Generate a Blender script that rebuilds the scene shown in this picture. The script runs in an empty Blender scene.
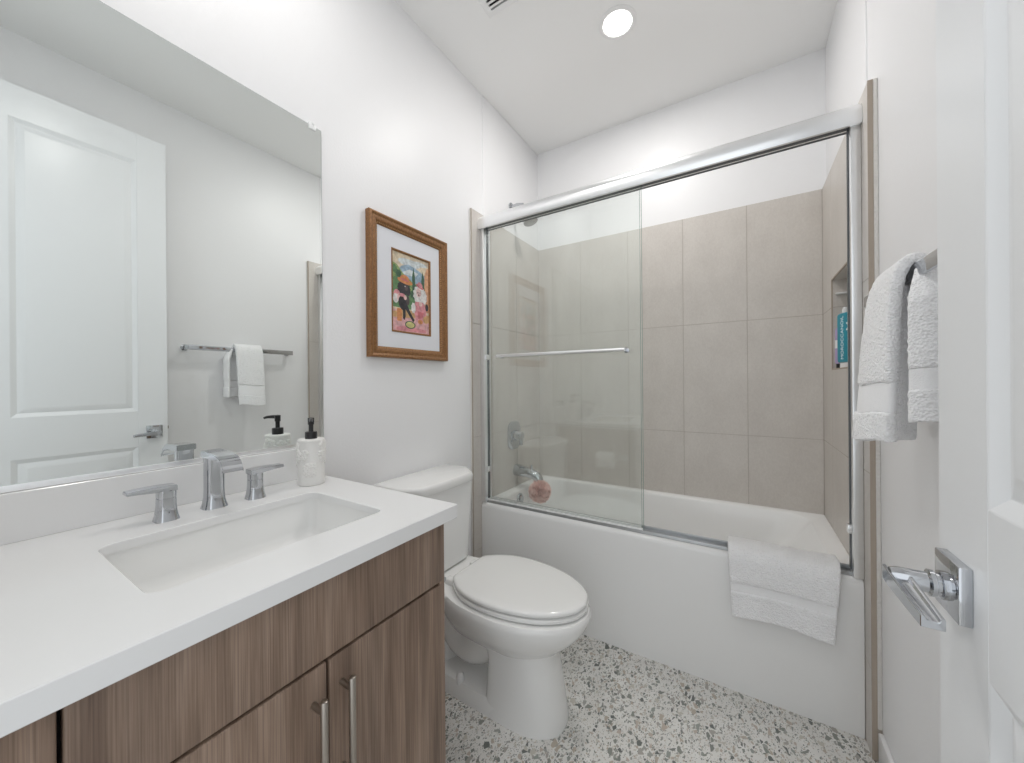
import bpy, bmesh, math, random
from mathutils import Vector as V, Matrix
from math import sin, cos, pi, radians as R
random.seed(7)
sc = bpy.context.scene
COL = sc.collection

# ------------------------------------------------------------------ camera, world, exposure
YAW, ROLL, PITCH = -0.5561, -0.00793, -0.00032
fwd = V((sin(YAW) * cos(PITCH), cos(YAW) * cos(PITCH), sin(PITCH)))
rgt = V((cos(YAW), -sin(YAW), 0)); upv = rgt.cross(fwd)
r2 = rgt * cos(ROLL) + upv * sin(ROLL); u2 = upv * cos(ROLL) - rgt * sin(ROLL)
cd = bpy.data.cameras.new('camera'); cam = bpy.data.objects.new('camera', cd); COL.objects.link(cam)
M = Matrix((r2, u2, -fwd)).transposed().to_4x4(); M.translation = V((1.2097, -1.6014, 1.1593))
cam.matrix_world = M
cd.sensor_fit = 'HORIZONTAL'; cd.sensor_width = 36; cd.lens = 370.49 * 36 / 1024; cd.clip_start = 0.01
sc.camera = cam

WORLD_STRENGTH = 1.22      # daylight of the hall reaching in through the open doorway
LAMP_STRENGTH = 12.0       # glow of the lenses of the recessed ceiling lamps
LAMP_TUB, LAMP_VANITY, LAMP_SPREAD = 6.7, 3.6, 180   # their light
w = bpy.data.worlds.new('hall_daylight'); sc.world = w; w.use_nodes = True
bg = w.node_tree.nodes['Background']; bg.inputs[0].default_value = (0.93, 0.97, 1.0, 1); bg.inputs[1].default_value = WORLD_STRENGTH
vs = sc.view_settings
vs.view_transform = 'Standard'; vs.look = 'None'; vs.gamma = 1.0; vs.exposure = 0.08; vs.use_curve_mapping = False
sc.cycles.use_denoising = True
sc.cycles.max_bounces = 14; sc.cycles.diffuse_bounces = 8; sc.cycles.glossy_bounces = 8
sc.cycles.transmission_bounces = 8; sc.cycles.transparent_max_bounces = 16
sc.cycles.sample_clamp_indirect = 6.0; sc.cycles.blur_glossy = 0.3

# ------------------------------------------------------------------ measures
W, H = 1.562, 2.738          # room width, ceiling height
YB = 0.694                   # back wall
YF = -1.70                   # front wall
TX0, TX1, TYB, ZT = 0.015, 1.539, 0.684, 2.066   # tile faces, tile top
TYL = -0.07                  # front end of the side tiles
HC = 0.857                   # counter height
XC = 0.6085                  # counter front
YV = -0.895                  # counter end

# ------------------------------------------------------------------ materials
def nodes_of(name):
    m = bpy.data.materials.new(name); m.use_nodes = True
    nt = m.node_tree; b = nt.nodes['Principled BSDF']
    return m, nt, b
def nd(nt, t, **k):
    n = nt.nodes.new(t)
    for a, v in k.items(): setattr(n, a, v)
    return n
def mat(name, col, rough=0.5, metal=0.0, spec=0.5, bump=None, coat=0.0):
    """bump = (scale, strength, distance)"""
    m, nt, b = nodes_of(name)
    b.inputs['Base Color'].default_value = (*col, 1); b.inputs['Roughness'].default_value = rough
    b.inputs['Metallic'].default_value = metal; b.inputs['Specular IOR Level'].default_value = spec
    b.inputs['Coat Weight'].default_value = coat
    tc = nd(nt, 'ShaderNodeNewGeometry'); no = nd(nt, 'ShaderNodeTexNoise')
    no.inputs['Scale'].default_value = bump[0] if bump else 60; no.inputs['Detail'].default_value = 4
    nt.links.new(tc.outputs['Position'], no.inputs['Vector'])
    if bump:
        bp = nd(nt, 'ShaderNodeBump'); bp.inputs['Strength'].default_value = bump[1]; bp.inputs['Distance'].default_value = bump[2]
        nt.links.new(no.outputs['Fac'], bp.inputs['Height']); nt.links.new(bp.outputs['Normal'], b.inputs['Normal'])
    else:   # tiny variation of the gloss
        mr = nd(nt, 'ShaderNodeMapRange'); mr.inputs['To Min'].default_value = max(0, rough - .015); mr.inputs['To Max'].default_value = rough + .015
        nt.links.new(no.outputs['Fac'], mr.inputs['Value']); nt.links.new(mr.outputs[0], b.inputs['Roughness'])
    return m
def srgb(r, g, b):
    f = lambda c: (c / 255 / 12.92) if c / 255 <= .04045 else ((c / 255 + .055) / 1.055) ** 2.4
    return (f(r), f(g), f(b))

MT = {}
MT['wall'] = mat('wall_paint', (.845, .845, .855), .42, bump=(130, .12, .004))
MT['ceil'] = mat('ceiling_paint', (.90, .90, .895), .6, bump=(110, .08, .004))
MT['door'] = mat('door_paint', (.85, .865, .88), .3)
MT['trimw'] = mat('trim_paint', (.84, .84, .84), .3)
MT['plaster'] = mat('rough_plaster', (.76, .74, .71), .8, bump=(160, .8, .006))
MT['quartz'] = mat('white_quartz', (.80, .80, .80), .16)
MT['porc'] = mat('porcelain', (.85, .85, .84), .07, coat=.3)
MT['seatp'] = mat('seat_plastic', (.82, .82, .81), .12)
MT['tub'] = mat('tub_acrylic', (.86, .86, .855), .16)
MT['chrome'] = mat('chrome', (.56, .575, .60), .07, 1.0)
MT['satin'] = mat('satin_chrome', (.92, .93, .94), .3, 1.0)
MT['nickel'] = mat('brushed_nickel', (.42, .385, .345), .34, 1.0)
MT['black'] = mat('black_plastic', (.012, .012, .013), .3)
MT['gasket'] = mat('dark_gasket', (.085, .095, .105), .45)
MT['track'] = mat('track_metal', (.50, .51, .52), .35, 1.0)
MT['gap'] = mat('gap_shade_black', (.012, .009, .007), .8)
MT['ceramic'] = mat('white_ceramic', (.80, .79, .77), .45)
MT['mat'] = mat('picture_mat', (.74, .75, .79), .7)
MT['paper'] = mat('tissue_paper', (.85, .85, .85), .9, bump=(300, .2, .002))
MT['card'] = mat('cardboard', (.45, .36, .26), .9)
MT['teal'] = mat('teal_plastic', srgb(0, 139, 160), .3)
MT['purple'] = mat('lilac_plastic', srgb(178, 160, 196), .35)
MT['whitep'] = mat('white_plastic', (.8, .8, .8), .35)
MT['letter'] = mat('white_print', (.85, .92, .94), .5)
MT['pink'] = mat('pink_netting', (.95, .70, .65), .7)
MT['cord'] = mat('white_cord', (.8, .75, .72), .8)
MT['slot_shade'] = mat('slot_shade', (.02, .02, .02), .9)
MT['mirror_edge'] = mat('mirror_edge', (.25, .30, .29), .3)

def mk_mirror():
    m, nt, b = nodes_of('silver_mirror')
    b.inputs['Base Color'].default_value = (.885, .915, .90, 1); b.inputs['Metallic'].default_value = 1; b.inputs['Roughness'].default_value = 0
    return m
MT['mirror'] = mk_mirror()
def mk_glass(name, tint, film=.02):
    m = bpy.data.materials.new(name); m.use_nodes = True; nt = m.node_tree; nt.nodes.clear(); L = nt.links.new
    out = nd(nt, 'ShaderNodeOutputMaterial'); mx = nd(nt, 'ShaderNodeMixShader'); m2 = nd(nt, 'ShaderNodeMixShader')
    tr = nd(nt, 'ShaderNodeBsdfTransparent'); gl = nd(nt, 'ShaderNodeBsdfGlossy'); fr = nd(nt, 'ShaderNodeFresnel'); df = nd(nt, 'ShaderNodeBsdfDiffuse')
    tr.inputs[0].default_value = (*tint, 1); gl.inputs['Roughness'].default_value = 0.0; gl.inputs[0].default_value = (.95, 1, .98, 1)
    gb = nd(nt, 'ShaderNodeNewGeometry'); ir = nd(nt, 'ShaderNodeMapRange'); ir.inputs['To Min'].default_value = 1.5; ir.inputs['To Max'].default_value = 1 / 1.5
    L(gb.outputs['Backfacing'], ir.inputs['Value']); L(ir.outputs[0], fr.inputs['IOR'])      # the thin pane does not bend the ray
    df.inputs[0].default_value = (.78, .84, .81, 1)
    # faint water film, in vertical runs
    g = nd(nt, 'ShaderNodeNewGeometry'); mp = nd(nt, 'ShaderNodeMapping'); mp.inputs['Scale'].default_value = (1, 1, .04); no = nd(nt, 'ShaderNodeTexNoise')
    no.inputs['Scale'].default_value = 60; no.inputs['Detail'].default_value = 4
    mr = nd(nt, 'ShaderNodeMapRange'); mr.inputs['To Min'].default_value = film * .5; mr.inputs['To Max'].default_value = film * 1.5
    L(g.outputs['Position'], mp.inputs[0]); L(mp.outputs[0], no.inputs['Vector']); L(no.outputs['Fac'], mr.inputs['Value'])
    L(mr.outputs[0], m2.inputs[0]); L(tr.outputs[0], m2.inputs[1]); L(df.outputs[0], m2.inputs[2])
    L(fr.outputs[0], mx.inputs[0]); L(m2.outputs[0], mx.inputs[1]); L(gl.outputs[0], mx.inputs[2]); L(mx.outputs[0], out.inputs[0])
    return m
MT['glass'] = mk_glass('clear_glass', (.992, .999, .995), .022)
MT['gedge'] = mat('glass_edge', (.22, .33, .30), .2)
MT['clip'] = mat('clear_clip', (.85, .86, .86), .2)

def mk_emit(name, col, s):
    m = bpy.data.materials.new(name); m.use_nodes = True; nt = m.node_tree; nt.nodes.clear()
    out = nd(nt, 'ShaderNodeOutputMaterial'); e = nd(nt, 'ShaderNodeEmission')
    e.inputs[0].default_value = (*col, 1); e.inputs[1].default_value = s; nt.links.new(e.outputs[0], out.inputs[0]); return m
MT['lamp'] = mk_emit('lamp_lens', (1.0, .975, .945), LAMP_STRENGTH)

def mk_terry(name, col, scale, strength=.9):
    m, nt, b = nodes_of(name)
    b.inputs['Base Color'].default_value = (*col, 1); b.inputs['Roughness'].default_value = .95
    b.inputs['Sheen Weight'].default_value = .25; b.inputs['Specular IOR Level'].default_value = .1
    g = nd(nt, 'ShaderNodeNewGeometry'); v = nd(nt, 'ShaderNodeTexVoronoi'); n = nd(nt, 'ShaderNodeTexNoise')
    v.inputs['Scale'].default_value = scale; n.inputs['Scale'].default_value = scale * .35; n.inputs['Detail'].default_value = 5
    ad = nd(nt, 'ShaderNodeMath', operation='ADD'); bp = nd(nt, 'ShaderNodeBump')
    bp.inputs['Strength'].default_value = strength; bp.inputs['Distance'].default_value = .0045
    for q in (v, n): nt.links.new(g.outputs['Position'], q.inputs['Vector'])
    nt.links.new(v.outputs['Distance'], ad.inputs[0]); nt.links.new(n.outputs['Fac'], ad.inputs[1])
    nt.links.new(ad.outputs[0], bp.inputs['Height']); nt.links.new(bp.outputs['Normal'], b.inputs['Normal'])
    return m
MT['terry'] = mk_terry('white_terry', (.95, .95, .96), 210, .7)
MT['band'] = mk_terry('woven_band', (.93, .93, .94), 500, .25)

def mk_tile():
    m, nt, b = nodes_of('greige_tile')
    g = nd(nt, 'ShaderNodeNewGeometry'); n1 = nd(nt, 'ShaderNodeTexNoise'); n2 = nd(nt, 'ShaderNodeTexNoise')
    n1.inputs['Scale'].default_value = 9; n1.inputs['Detail'].default_value = 6
    n2.inputs['Scale'].default_value = 160; n2.inputs['Detail'].default_value = 3
    mp = nd(nt, 'ShaderNodeMapping'); mp.inputs['Scale'].default_value = (1, 1, .6)
    nt.links.new(g.outputs['Position'], mp.inputs[0])
    for q in (n1, n2): nt.links.new(mp.outputs[0], q.inputs['Vector'])
    ad = nd(nt, 'ShaderNodeMath', operation='ADD'); nt.links.new(n1.outputs['Fac'], ad.inputs[0]); nt.links.new(n2.outputs['Fac'], ad.inputs[1])
    cr = nd(nt, 'ShaderNodeValToRGB')
    cr.color_ramp.elements[0].position = .30; cr.color_ramp.elements[1].position = .75
    mr = nd(nt, 'ShaderNodeMath', operation='MULTIPLY'); mr.inputs[1].default_value = .5; nt.links.new(ad.outputs[0], mr.inputs[0])
    cr.color_ramp.elements[0].color = (*srgb(196, 190, 184), 1); cr.color_ramp.elements[1].color = (*srgb(212, 207, 201), 1)
    nt.links.new(mr.outputs[0], cr.inputs[0]); nt.links.new(cr.outputs[0], b.inputs['Base Color'])
    b.inputs['Roughness'].default_value = .38
    bp = nd(nt, 'ShaderNodeBump'); bp.inputs['Strength'].default_value = .08; bp.inputs['Distance'].default_value = .002
    nt.links.new(n2.outputs['Fac'], bp.inputs['Height']); nt.links.new(bp.outputs['Normal'], b.inputs['Normal'])
    return m
MT['tile'] = mk_tile()
MT['grout'] = mat('grout', srgb(180, 173, 165), .9)
MT['tile_edge'] = mat('tile_edge', srgb(172, 160, 147), .7, bump=(200, .3, .002))

def mk_terrazzo():
    m, nt, b = nodes_of('terrazzo')
    L = nt.links.new
    g = nd(nt, 'ShaderNodeNewGeometry')
    # warp so that the chips get irregular outlines
    nz = nd(nt, 'ShaderNodeTexNoise'); nz.inputs['Scale'].default_value = 45; nz.inputs['Detail'].default_value = 2
    L(g.outputs['Position'], nz.inputs['Vector'])
    sb = nd(nt, 'ShaderNodeVectorMath', operation='SUBTRACT'); sb.inputs[1].default_value = (.5, .5, .5); L(nz.outputs['Color'], sb.inputs[0])
    sl = nd(nt, 'ShaderNodeVectorMath', operation='SCALE'); sl.inputs['Scale'].default_value = .009; L(sb.outputs[0], sl.inputs[0])
    wp = nd(nt, 'ShaderNodeVectorMath', operation='ADD'); L(g.outputs['Position'], wp.inputs[0]); L(sl.outputs[0], wp.inputs[1])
    base = nd(nt, 'ShaderNodeTexNoise'); base.inputs['Scale'].default_value = 14; base.inputs['Detail'].default_value = 8; L(g.outputs['Position'], base.inputs['Vector'])
    bc = nd(nt, 'ShaderNodeValToRGB'); L(base.outputs['Fac'], bc.inputs[0])
    bc.color_ramp.elements[0].position = .35; bc.color_ramp.elements[1].position = .7
    bc.color_ramp.elements[0].color = (*srgb(217, 215, 211), 1); bc.color_ramp.elements[1].color = (*srgb(229, 228, 225), 1)
    cur = bc.outputs[0]
    pal = [srgb(*c) for c in [(128, 131, 126), (160, 161, 155), (182, 172, 158), (138, 141, 134), (196, 192, 182), (106, 110, 106), (168, 164, 157), (188, 176, 164), (150, 154, 148)]]
    for k, (scale, keep, thr0, thr1, off) in enumerate([(280, .20, .10, .30, 0), (160, .26, .08, .26, 3.3), (80, .32, .08, .26, 7.7), (48, .24, .10, .28, 1.9)]):
        mp = nd(nt, 'ShaderNodeMapping'); mp.inputs['Location'].default_value = (off, off * 1.7, 0); mp.inputs['Scale'].default_value = (1.25, .85, 0)
        mp.inputs['Rotation'].default_value = (0, 0, off)
        L(wp.outputs[0], mp.inputs[0])
        ve = nd(nt, 'ShaderNodeTexVoronoi', voronoi_dimensions='2D', feature='DISTANCE_TO_EDGE'); vc = nd(nt, 'ShaderNodeTexVoronoi', voronoi_dimensions='2D', feature='F1')
        for q in (ve, vc):
            q.inputs['Scale'].default_value = scale; q.inputs['Randomness'].default_value = 1; L(mp.outputs[0], q.inputs['Vector'])
        sp = nd(nt, 'ShaderNodeSeparateColor'); L(vc.outputs['Color'], sp.inputs[0])
        kp = nd(nt, 'ShaderNodeMath', operation='LESS_THAN'); kp.inputs[1].default_value = keep; L(sp.outputs[0], kp.inputs[0])
        th = nd(nt, 'ShaderNodeMapRange'); th.inputs['To Min'].default_value = thr0; th.inputs['To Max'].default_value = thr1; L(sp.outputs[1], th.inputs['Value'])
        gt = nd(nt, 'ShaderNodeMath', operation='GREATER_THAN'); L(ve.outputs['Distance'], gt.inputs[0]); L(th.outputs[0], gt.inputs[1])
        mk = nd(nt, 'ShaderNodeMath', operation='MULTIPLY'); L(kp.outputs[0], mk.inputs[0]); L(gt.outputs[0], mk.inputs[1])
        cr = nd(nt, 'ShaderNodeValToRGB'); cr.color_ramp.interpolation = 'CONSTANT'
        els = cr.color_ramp.elements
        while len(els) < len(pal): els.new(.5)
        for i, c in enumerate(pal): els[i].position = i / len(pal); els[i].color = (*pal[(i * 4 + k) % len(pal)], 1)
        L(sp.outputs[2], cr.inputs[0])
        mx = nd(nt, 'ShaderNodeMix', data_type='RGBA'); L(mk.outputs[0], mx.inputs[0]); L(cur, mx.inputs[6]); L(cr.outputs[0], mx.inputs[7]); cur = mx.outputs[2]
    L(cur, b.inputs['Base Color']); b.inputs['Roughness'].default_value = .35
    return m
MT['floor'] = mk_terrazzo()

def mk_wood():
    m, nt, b = nodes_of('walnut_laminate'); L = nt.links.new
    tc = nd(nt, 'ShaderNodeTexCoord'); oi = nd(nt, 'ShaderNodeObjectInfo')
    off = nd(nt, 'ShaderNodeMath', operation='MULTIPLY'); off.inputs[1].default_value = 7; L(oi.outputs['Random'], off.inputs[0])
    ad = nd(nt, 'ShaderNodeVectorMath', operation='ADD'); L(tc.outputs['Object'], ad.inputs[0]); L(off.outputs[0], ad.inputs[1])
    def noise(scl, scale, det, dist=0):
        mp = nd(nt, 'ShaderNodeMapping'); mp.inputs['Scale'].default_value = scl; L(ad.outputs[0], mp.inputs[0])
        n = nd(nt, 'ShaderNodeTexNoise'); n.inputs['Scale'].default_value = scale; n.inputs['Detail'].default_value = det; n.inputs['Distortion'].default_value = dist
        L(mp.outputs[0], n.inputs['Vector']); return n
    n1 = noise((6, 6, .35), 6, 5, .4); n2 = noise((40, 40, .45), 11, 5); n3 = noise((2.2, 2.2, .5), 2.5, 3, 1.2)
    c1 = nd(nt, 'ShaderNodeValToRGB'); L(n1.outputs['Fac'], c1.inputs[0])
    c1.color_ramp.elements[0].position = .28; c1.color_ramp.elements[1].position = .72
    c1.color_ramp.elements[0].color = (*srgb(116, 95, 81), 1); c1.color_ramp.elements[1].color = (*srgb(168, 146, 130), 1)
    e = c1.color_ramp.elements.new(.5); e.color = (*srgb(144, 122, 106), 1)
    c2 = nd(nt, 'ShaderNodeValToRGB'); L(n2.outputs['Fac'], c2.inputs[0])
    c2.color_ramp.elements[0].position = .35; c2.color_ramp.elements[1].position = .62
    c2.color_ramp.elements[0].color = (.66, .645, .63, 1); c2.color_ramp.elements[1].color = (1, 1, 1, 1)
    c3 = nd(nt, 'ShaderNodeValToRGB'); L(n3.outputs['Fac'], c3.inputs[0])
    c3.color_ramp.elements[0].position = .3; c3.color_ramp.elements[1].position = .7
    c3.color_ramp.elements[0].color = (.8, .8, .8, 1); c3.color_ramp.elements[1].color = (1.1, 1.09, 1.07, 1)
    m1 = nd(nt, 'ShaderNodeMix', data_type='RGBA', blend_type='MULTIPLY'); m1.inputs[0].default_value = 1; L(c1.outputs[0], m1.inputs[6]); L(c2.outputs[0], m1.inputs[7])
    m2 = nd(nt, 'ShaderNodeMix', data_type='RGBA', blend_type='MULTIPLY'); m2.inputs[0].default_value = 1; L(m1.outputs[2], m2.inputs[6]); L(c3.outputs[0], m2.inputs[7])
    L(m2.outputs[2], b.inputs['Base Color']); b.inputs['Roughness'].default_value = .45
    bp = nd(nt, 'ShaderNodeBump'); bp.inputs['Strength'].default_value = .15; bp.inputs['Distance'].default_value = .001
    L(n2.outputs['Fac'], bp.inputs['Height']); L(bp.outputs['Normal'], b.inputs['Normal'])
    return m
MT['wood'] = mk_wood()

def mk_goldwood():
    m, nt, b = nodes_of('gilded_wood'); L = nt.links.new
    g = nd(nt, 'ShaderNodeNewGeometry'); n = nd(nt, 'ShaderNodeTexNoise'); n.inputs['Scale'].default_value = 160; n.inputs['Detail'].default_value = 5
    L(g.outputs['Position'], n.inputs['Vector'])
    c = nd(nt, 'ShaderNodeValToRGB'); c.color_ramp.elements[0].position = .35; c.color_ramp.elements[1].position = .7
    c.color_ramp.elements[0].color = (*srgb(122, 84, 50), 1); c.color_ramp.elements[1].color = (*srgb(158, 114, 72), 1)
    L(n.outputs['Fac'], c.inputs[0]); L(c.outputs[0], b.inputs['Base Color']); b.inputs['Roughness'].default_value = .38; b.inputs['Metallic'].default_value = .25
    bp = nd(nt, 'ShaderNodeBump'); bp.inputs['Strength'].default_value = .2; bp.inputs['Distance'].default_value = .001
    L(n.outputs['Fac'], bp.inputs['Height']); L(bp.outputs['Normal'], b.inputs['Normal'])
    return m
MT['gold'] = mk_goldwood()
MT['bead'] = mat('gilt_bead', srgb(190, 150, 100), .35, .4)

# ------------------------------------------------------------------ mesh helpers
class MB:
    def __init__(s): s.bm = bmesh.new()
    def _merge(s, bm2, mi=0):
        me = bpy.data.meshes.new('tmp')
        for f in bm2.faces: f.material_index = mi
        bm2.to_mesh(me); bm2.free(); s.bm.from_mesh(me); bpy.data.meshes.remove(me); return s
    def box(s, a, b, bev=0.0, seg=2, mi=0):
        bm = bmesh.new(); bmesh.ops.create_cube(bm, size=1)
        a, b = V(a), V(b)
        for v in bm.verts: v.co = V([(a[i] + b[i]) / 2 + v.co[i] * (b[i] - a[i]) for i in range(3)])
        if bev > 0: bmesh.ops.bevel(bm, geom=list(bm.edges), offset=bev, segments=seg, affect='EDGES', profile=.5)
        return s._merge(bm, mi)
    def loft(s, loops, cap0=True, cap1=True, closed=True, mi=0):
        bm = bmesh.new(); vs_ = [[bm.verts.new(p) for p in l] for l in loops]
        for a, b in zip(vs_, vs_[1:]):
            n = len(a)
            for i in range(n if closed else n - 1):
                j = (i + 1) % n
                bm.faces.new((a[i], a[j], b[j], b[i]))
        if cap0: bm.faces.new(list(reversed(vs_[0])))
        if cap1: bm.faces.new(vs_[-1])
        bmesh.ops.recalc_face_normals(bm, faces=list(bm.faces))
        return s._merge(bm, mi)
    def tube(s, path, r, n=14, cap=True, mi=0, ry=None):
        path = [V(p) for p in path]; loops = []; prev = None
        for i, p in enumerate(path):
            t = (path[min(i + 1, len(path) - 1)] - path[max(i - 1, 0)]).normalized()
            if prev is None:
                a = V((0, 0, 1)) if abs(t.z) < .9 else V((1, 0, 0))
                x = t.cross(a).normalized()
            else: x = (prev - t * prev.dot(t)).normalized()
            prev = x; y = t.cross(x)
            rr = r[i] if isinstance(r, (list, tuple)) else r
            loops.append([p + x * rr * cos(2 * pi * k / n) + y * (ry or rr) * sin(2 * pi * k / n) for k in range(n)])
        return s.loft(loops, cap, cap, mi=mi)
    def lathe(s, prof, c, axis='z', n=32, mi=0, cap=True):
        c = V(c); loops = []
        for r, h in prof:
            l = []
            for k in range(n):
                a = 2 * pi * k / n; u, v = r * cos(a), r * sin(a)
                l.append(c + (V((u, v, h)) if axis == 'z' else V((h, u, v)) if axis == 'x' else V((u, h, v))))
            loops.append(l)
        return s.loft(loops, cap, cap, mi=mi)
    def poly(s, pts, mi=0):
        bm = bmesh.new(); bm.faces.new([bm.verts.new(p) for p in pts]); return s._merge(bm, mi)
    def build(s, name, mats, parent=None, smooth=True, angle=35):
        bm = s.bm
        vsx = [v.co for v in bm.verts]
        if parent is not None: o0 = WL[parent.name]
        else:
            lo = [min(v[i] for v in vsx) for i in range(3)]; hi = [max(v[i] for v in vsx) for i in range(3)]
            o0 = V(((lo[0] + hi[0]) / 2, (lo[1] + hi[1]) / 2, lo[2]))
        for v in bm.verts: v.co -= o0
        me = bpy.data.meshes.new(name); bm.to_mesh(me); bm.free()
        for m in (mats if isinstance(mats, (list, tuple)) else [mats]): me.materials.append(m)
        o = bpy.data.objects.new(name, me); COL.objects.link(o)
        if smooth:
            me.polygons.foreach_set('use_smooth', [True] * len(me.polygons)); me.set_sharp_from_angle(angle=R(angle))
        if parent is not None: o.parent = parent; WL[o.name] = o0
        else: o.location = o0; WL[o.name] = o0
        return o
WL = {}
def tag(o, label=None, cat=None, group=None, kind=None):
    if label: o['label'] = label
    if cat: o['category'] = cat
    if group: o['group'] = group
    if kind: o['kind'] = kind
    return o
def thing(name, label, cat, loc, group=None):
    o = bpy.data.objects.new(name, None); COL.objects.link(o); o.location = loc; o.empty_display_size = .05
    WL[o.name] = V(loc); return tag(o, label, cat, group)
def struct(o, label, cat):
    return tag(o, label, cat, kind='structure')
def rrect(x0, x1, y0, y1, r, z, n=6):
    """rounded rectangle loop in plan, counter-clockwise"""
    pts = []
    for (cx, cy, a0) in ((x1 - r, y1 - r, 0), (x0 + r, y1 - r, 90), (x0 + r, y0 + r, 180), (x1 - r, y0 + r, 270)):
        for k in range(n + 1):
            a = R(a0 + 90 * k / n); pts.append(V((cx + r * cos(a), cy + r * sin(a), z)))
    return pts

def along(path):
    P = [V(p) for p in path]; D = [0]
    for a, c in zip(P, P[1:]): D.append(D[-1] + (c - a).length)
    def f(t):
        s = t * D[-1]
        for i in range(len(P) - 1):
            if s <= D[i + 1] + 1e-9 or i == len(P) - 2:
                k = (s - D[i]) / max(D[i + 1] - D[i], 1e-9)
                p0, p1, p2, p3 = P[max(i - 1, 0)], P[i], P[i + 1], P[min(i + 2, len(P) - 1)]
                return .5 * (2 * p1 + (p2 - p0) * k + (2 * p0 - 5 * p1 + 4 * p2 - p3) * k * k + (3 * p1 - p0 - 3 * p2 + p3) * k ** 3)
    return f

# ------------------------------------------------------------------ the room
struct(MB().box((-.1, YF - 1.2, -.1), (W + .1, YB + .1, 0)).build('floor', MT['floor'], smooth=False),
       'white terrazzo floor with grey, green and tan stone chips', 'floor')
struct(MB().box((-.1, YF - .1, H), (W + .1, YB + .1, H + .1)).build('ceiling', MT['ceil'], smooth=False), 'flat white painted ceiling', 'ceiling')
b = MB().box((-.1, YF - .1, 0), (0, YB + .1, H))
b.box((-.01, .052, 0), (.006, YB + .05, H), .004, 3)
struct(b.build('wall_left', MT['wall']), 'white textured wall behind the vanity, picture and toilet', 'wall')
NY0, NY1, NZ0, NZ1, NX = .185, .485, 1.20, 1.586, 1.632   # niche in the right wall
b = MB()
b.box((W, YF - .1, 0), (W + .1, NY0, H)); b.box((W, NY1, 0), (W + .1, YB + .1, H))
b.box((W, NY0, 0), (W + .1, NY1, NZ0)); b.box((W, NY0, NZ1), (W + .1, NY1, H)); b.box((NX + .01, NY0, NZ0), (W + .1, NY1, NZ1))
b.box((W - .006, .034, ZT - .03), (W + .01, YB + .05, H), .004, 3)
struct(b.build('wall_right', MT['wall']), 'white wall on the right that carries the towel bar', 'wall')
struct(MB().box((-.1, YB, 0), (W + .1, YB + .1, H)).build('wall_back', MT['wall'], smooth=False), 'white wall behind the bathtub', 'wall')
b = MB(); b.box((-.1, YF - .1, 0), (.64, YF, H)); b.box((.64, YF - .1, 2.46), (W + .1, YF, H)); b.box((1.466, YF - .1, 0), (W, -1.512, 2.46))
struct(b.build('wall_front', MT['wall'], smooth=False), 'white wall with the doorway, behind the camera', 'wall')

b = MB(); b.box((W - .013, -1.512, 0), (W, TYL - .012, .098), .003); struct(b.build('baseboard_right', MT['trimw']), 'white baseboard along the right wall', 'baseboard')
b = MB(); b.box((0, YV + .006, 0), (.013, TYL, .098), .003); struct(b.build('baseboard_left', MT['trimw']), 'white baseboard behind the toilet', 'baseboard')

# tiles: every slab face is split into single tiles with grout between
def tile_face(mb, plane, c, us, vs_, g=.0013, t=.011, hole=None, sgn=1):
    """tiles of thickness t whose faces lie in plane ('x'/'y') = c; joints at us (horizontal) and vs_ (z)"""
    for u0, u1 in zip(us, us[1:]):
        for v0, v1 in zip(vs_, vs_[1:]):
            rects = [(u0, u1, v0, v1)]
            if hole:
                hu0, hu1, hv0, hv1 = hole
                if u0 >= hu0 - 1e-4 and u1 <= hu1 + 1e-4 and v0 < hv1 and v1 > hv0:
                    rects = []
                    if v0 < hv0: rects.append((u0, u1, v0, hv0 + g))
                    if v1 > hv1: rects.append((u0, u1, hv1 - g, v1))
            for a0, a1, z0, z1 in rects:
                if plane == 'x': mb.box((c, a0 + g, z0 + g), (c - sgn * t, a1 - g, z1 - g), .0008, 1)
                else: mb.box((a0 + g, c, z0 + g), (a1 - g, c + t, z1 - g), .0008, 1)
ROWS = [.27, .868, 1.467, ZT]
b = MB(); tile_face(b, 'y', TYB, [.014 + .305 * i for i in range(6)], ROWS)
b.box((.0, TYB + .001, .25), (W, YB + .005, ZT - .0005), mi=1)
struct(b.build('trim_1', [MT['tile'], MT['grout']]), 'greige wall tiles behind the bathtub', 'tile')
ysr = [TYL, .18, .485, TYB]
ROWS0 = [.0, .27, .868, 1.467, ZT]
b = MB(); tile_face(b, 'x', TX1, [TYL + .0015] + ysr[1:], ROWS0, hole=(.18, .485, NZ0, NZ1), sgn=-1)
for a, c in (((TX1 + .001, TYL + .003, 0), (W + .001, NY0, ZT - .001)), ((TX1 + .001, NY1, 0), (W + .001, TYB, ZT - .001)),
             ((TX1 + .001, NY0, 0), (W + .001, NY1, NZ0)), ((TX1 + .001, NY0, NZ1), (W + .001, NY1, ZT - .001))): b.box(a, c, mi=1)
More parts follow.
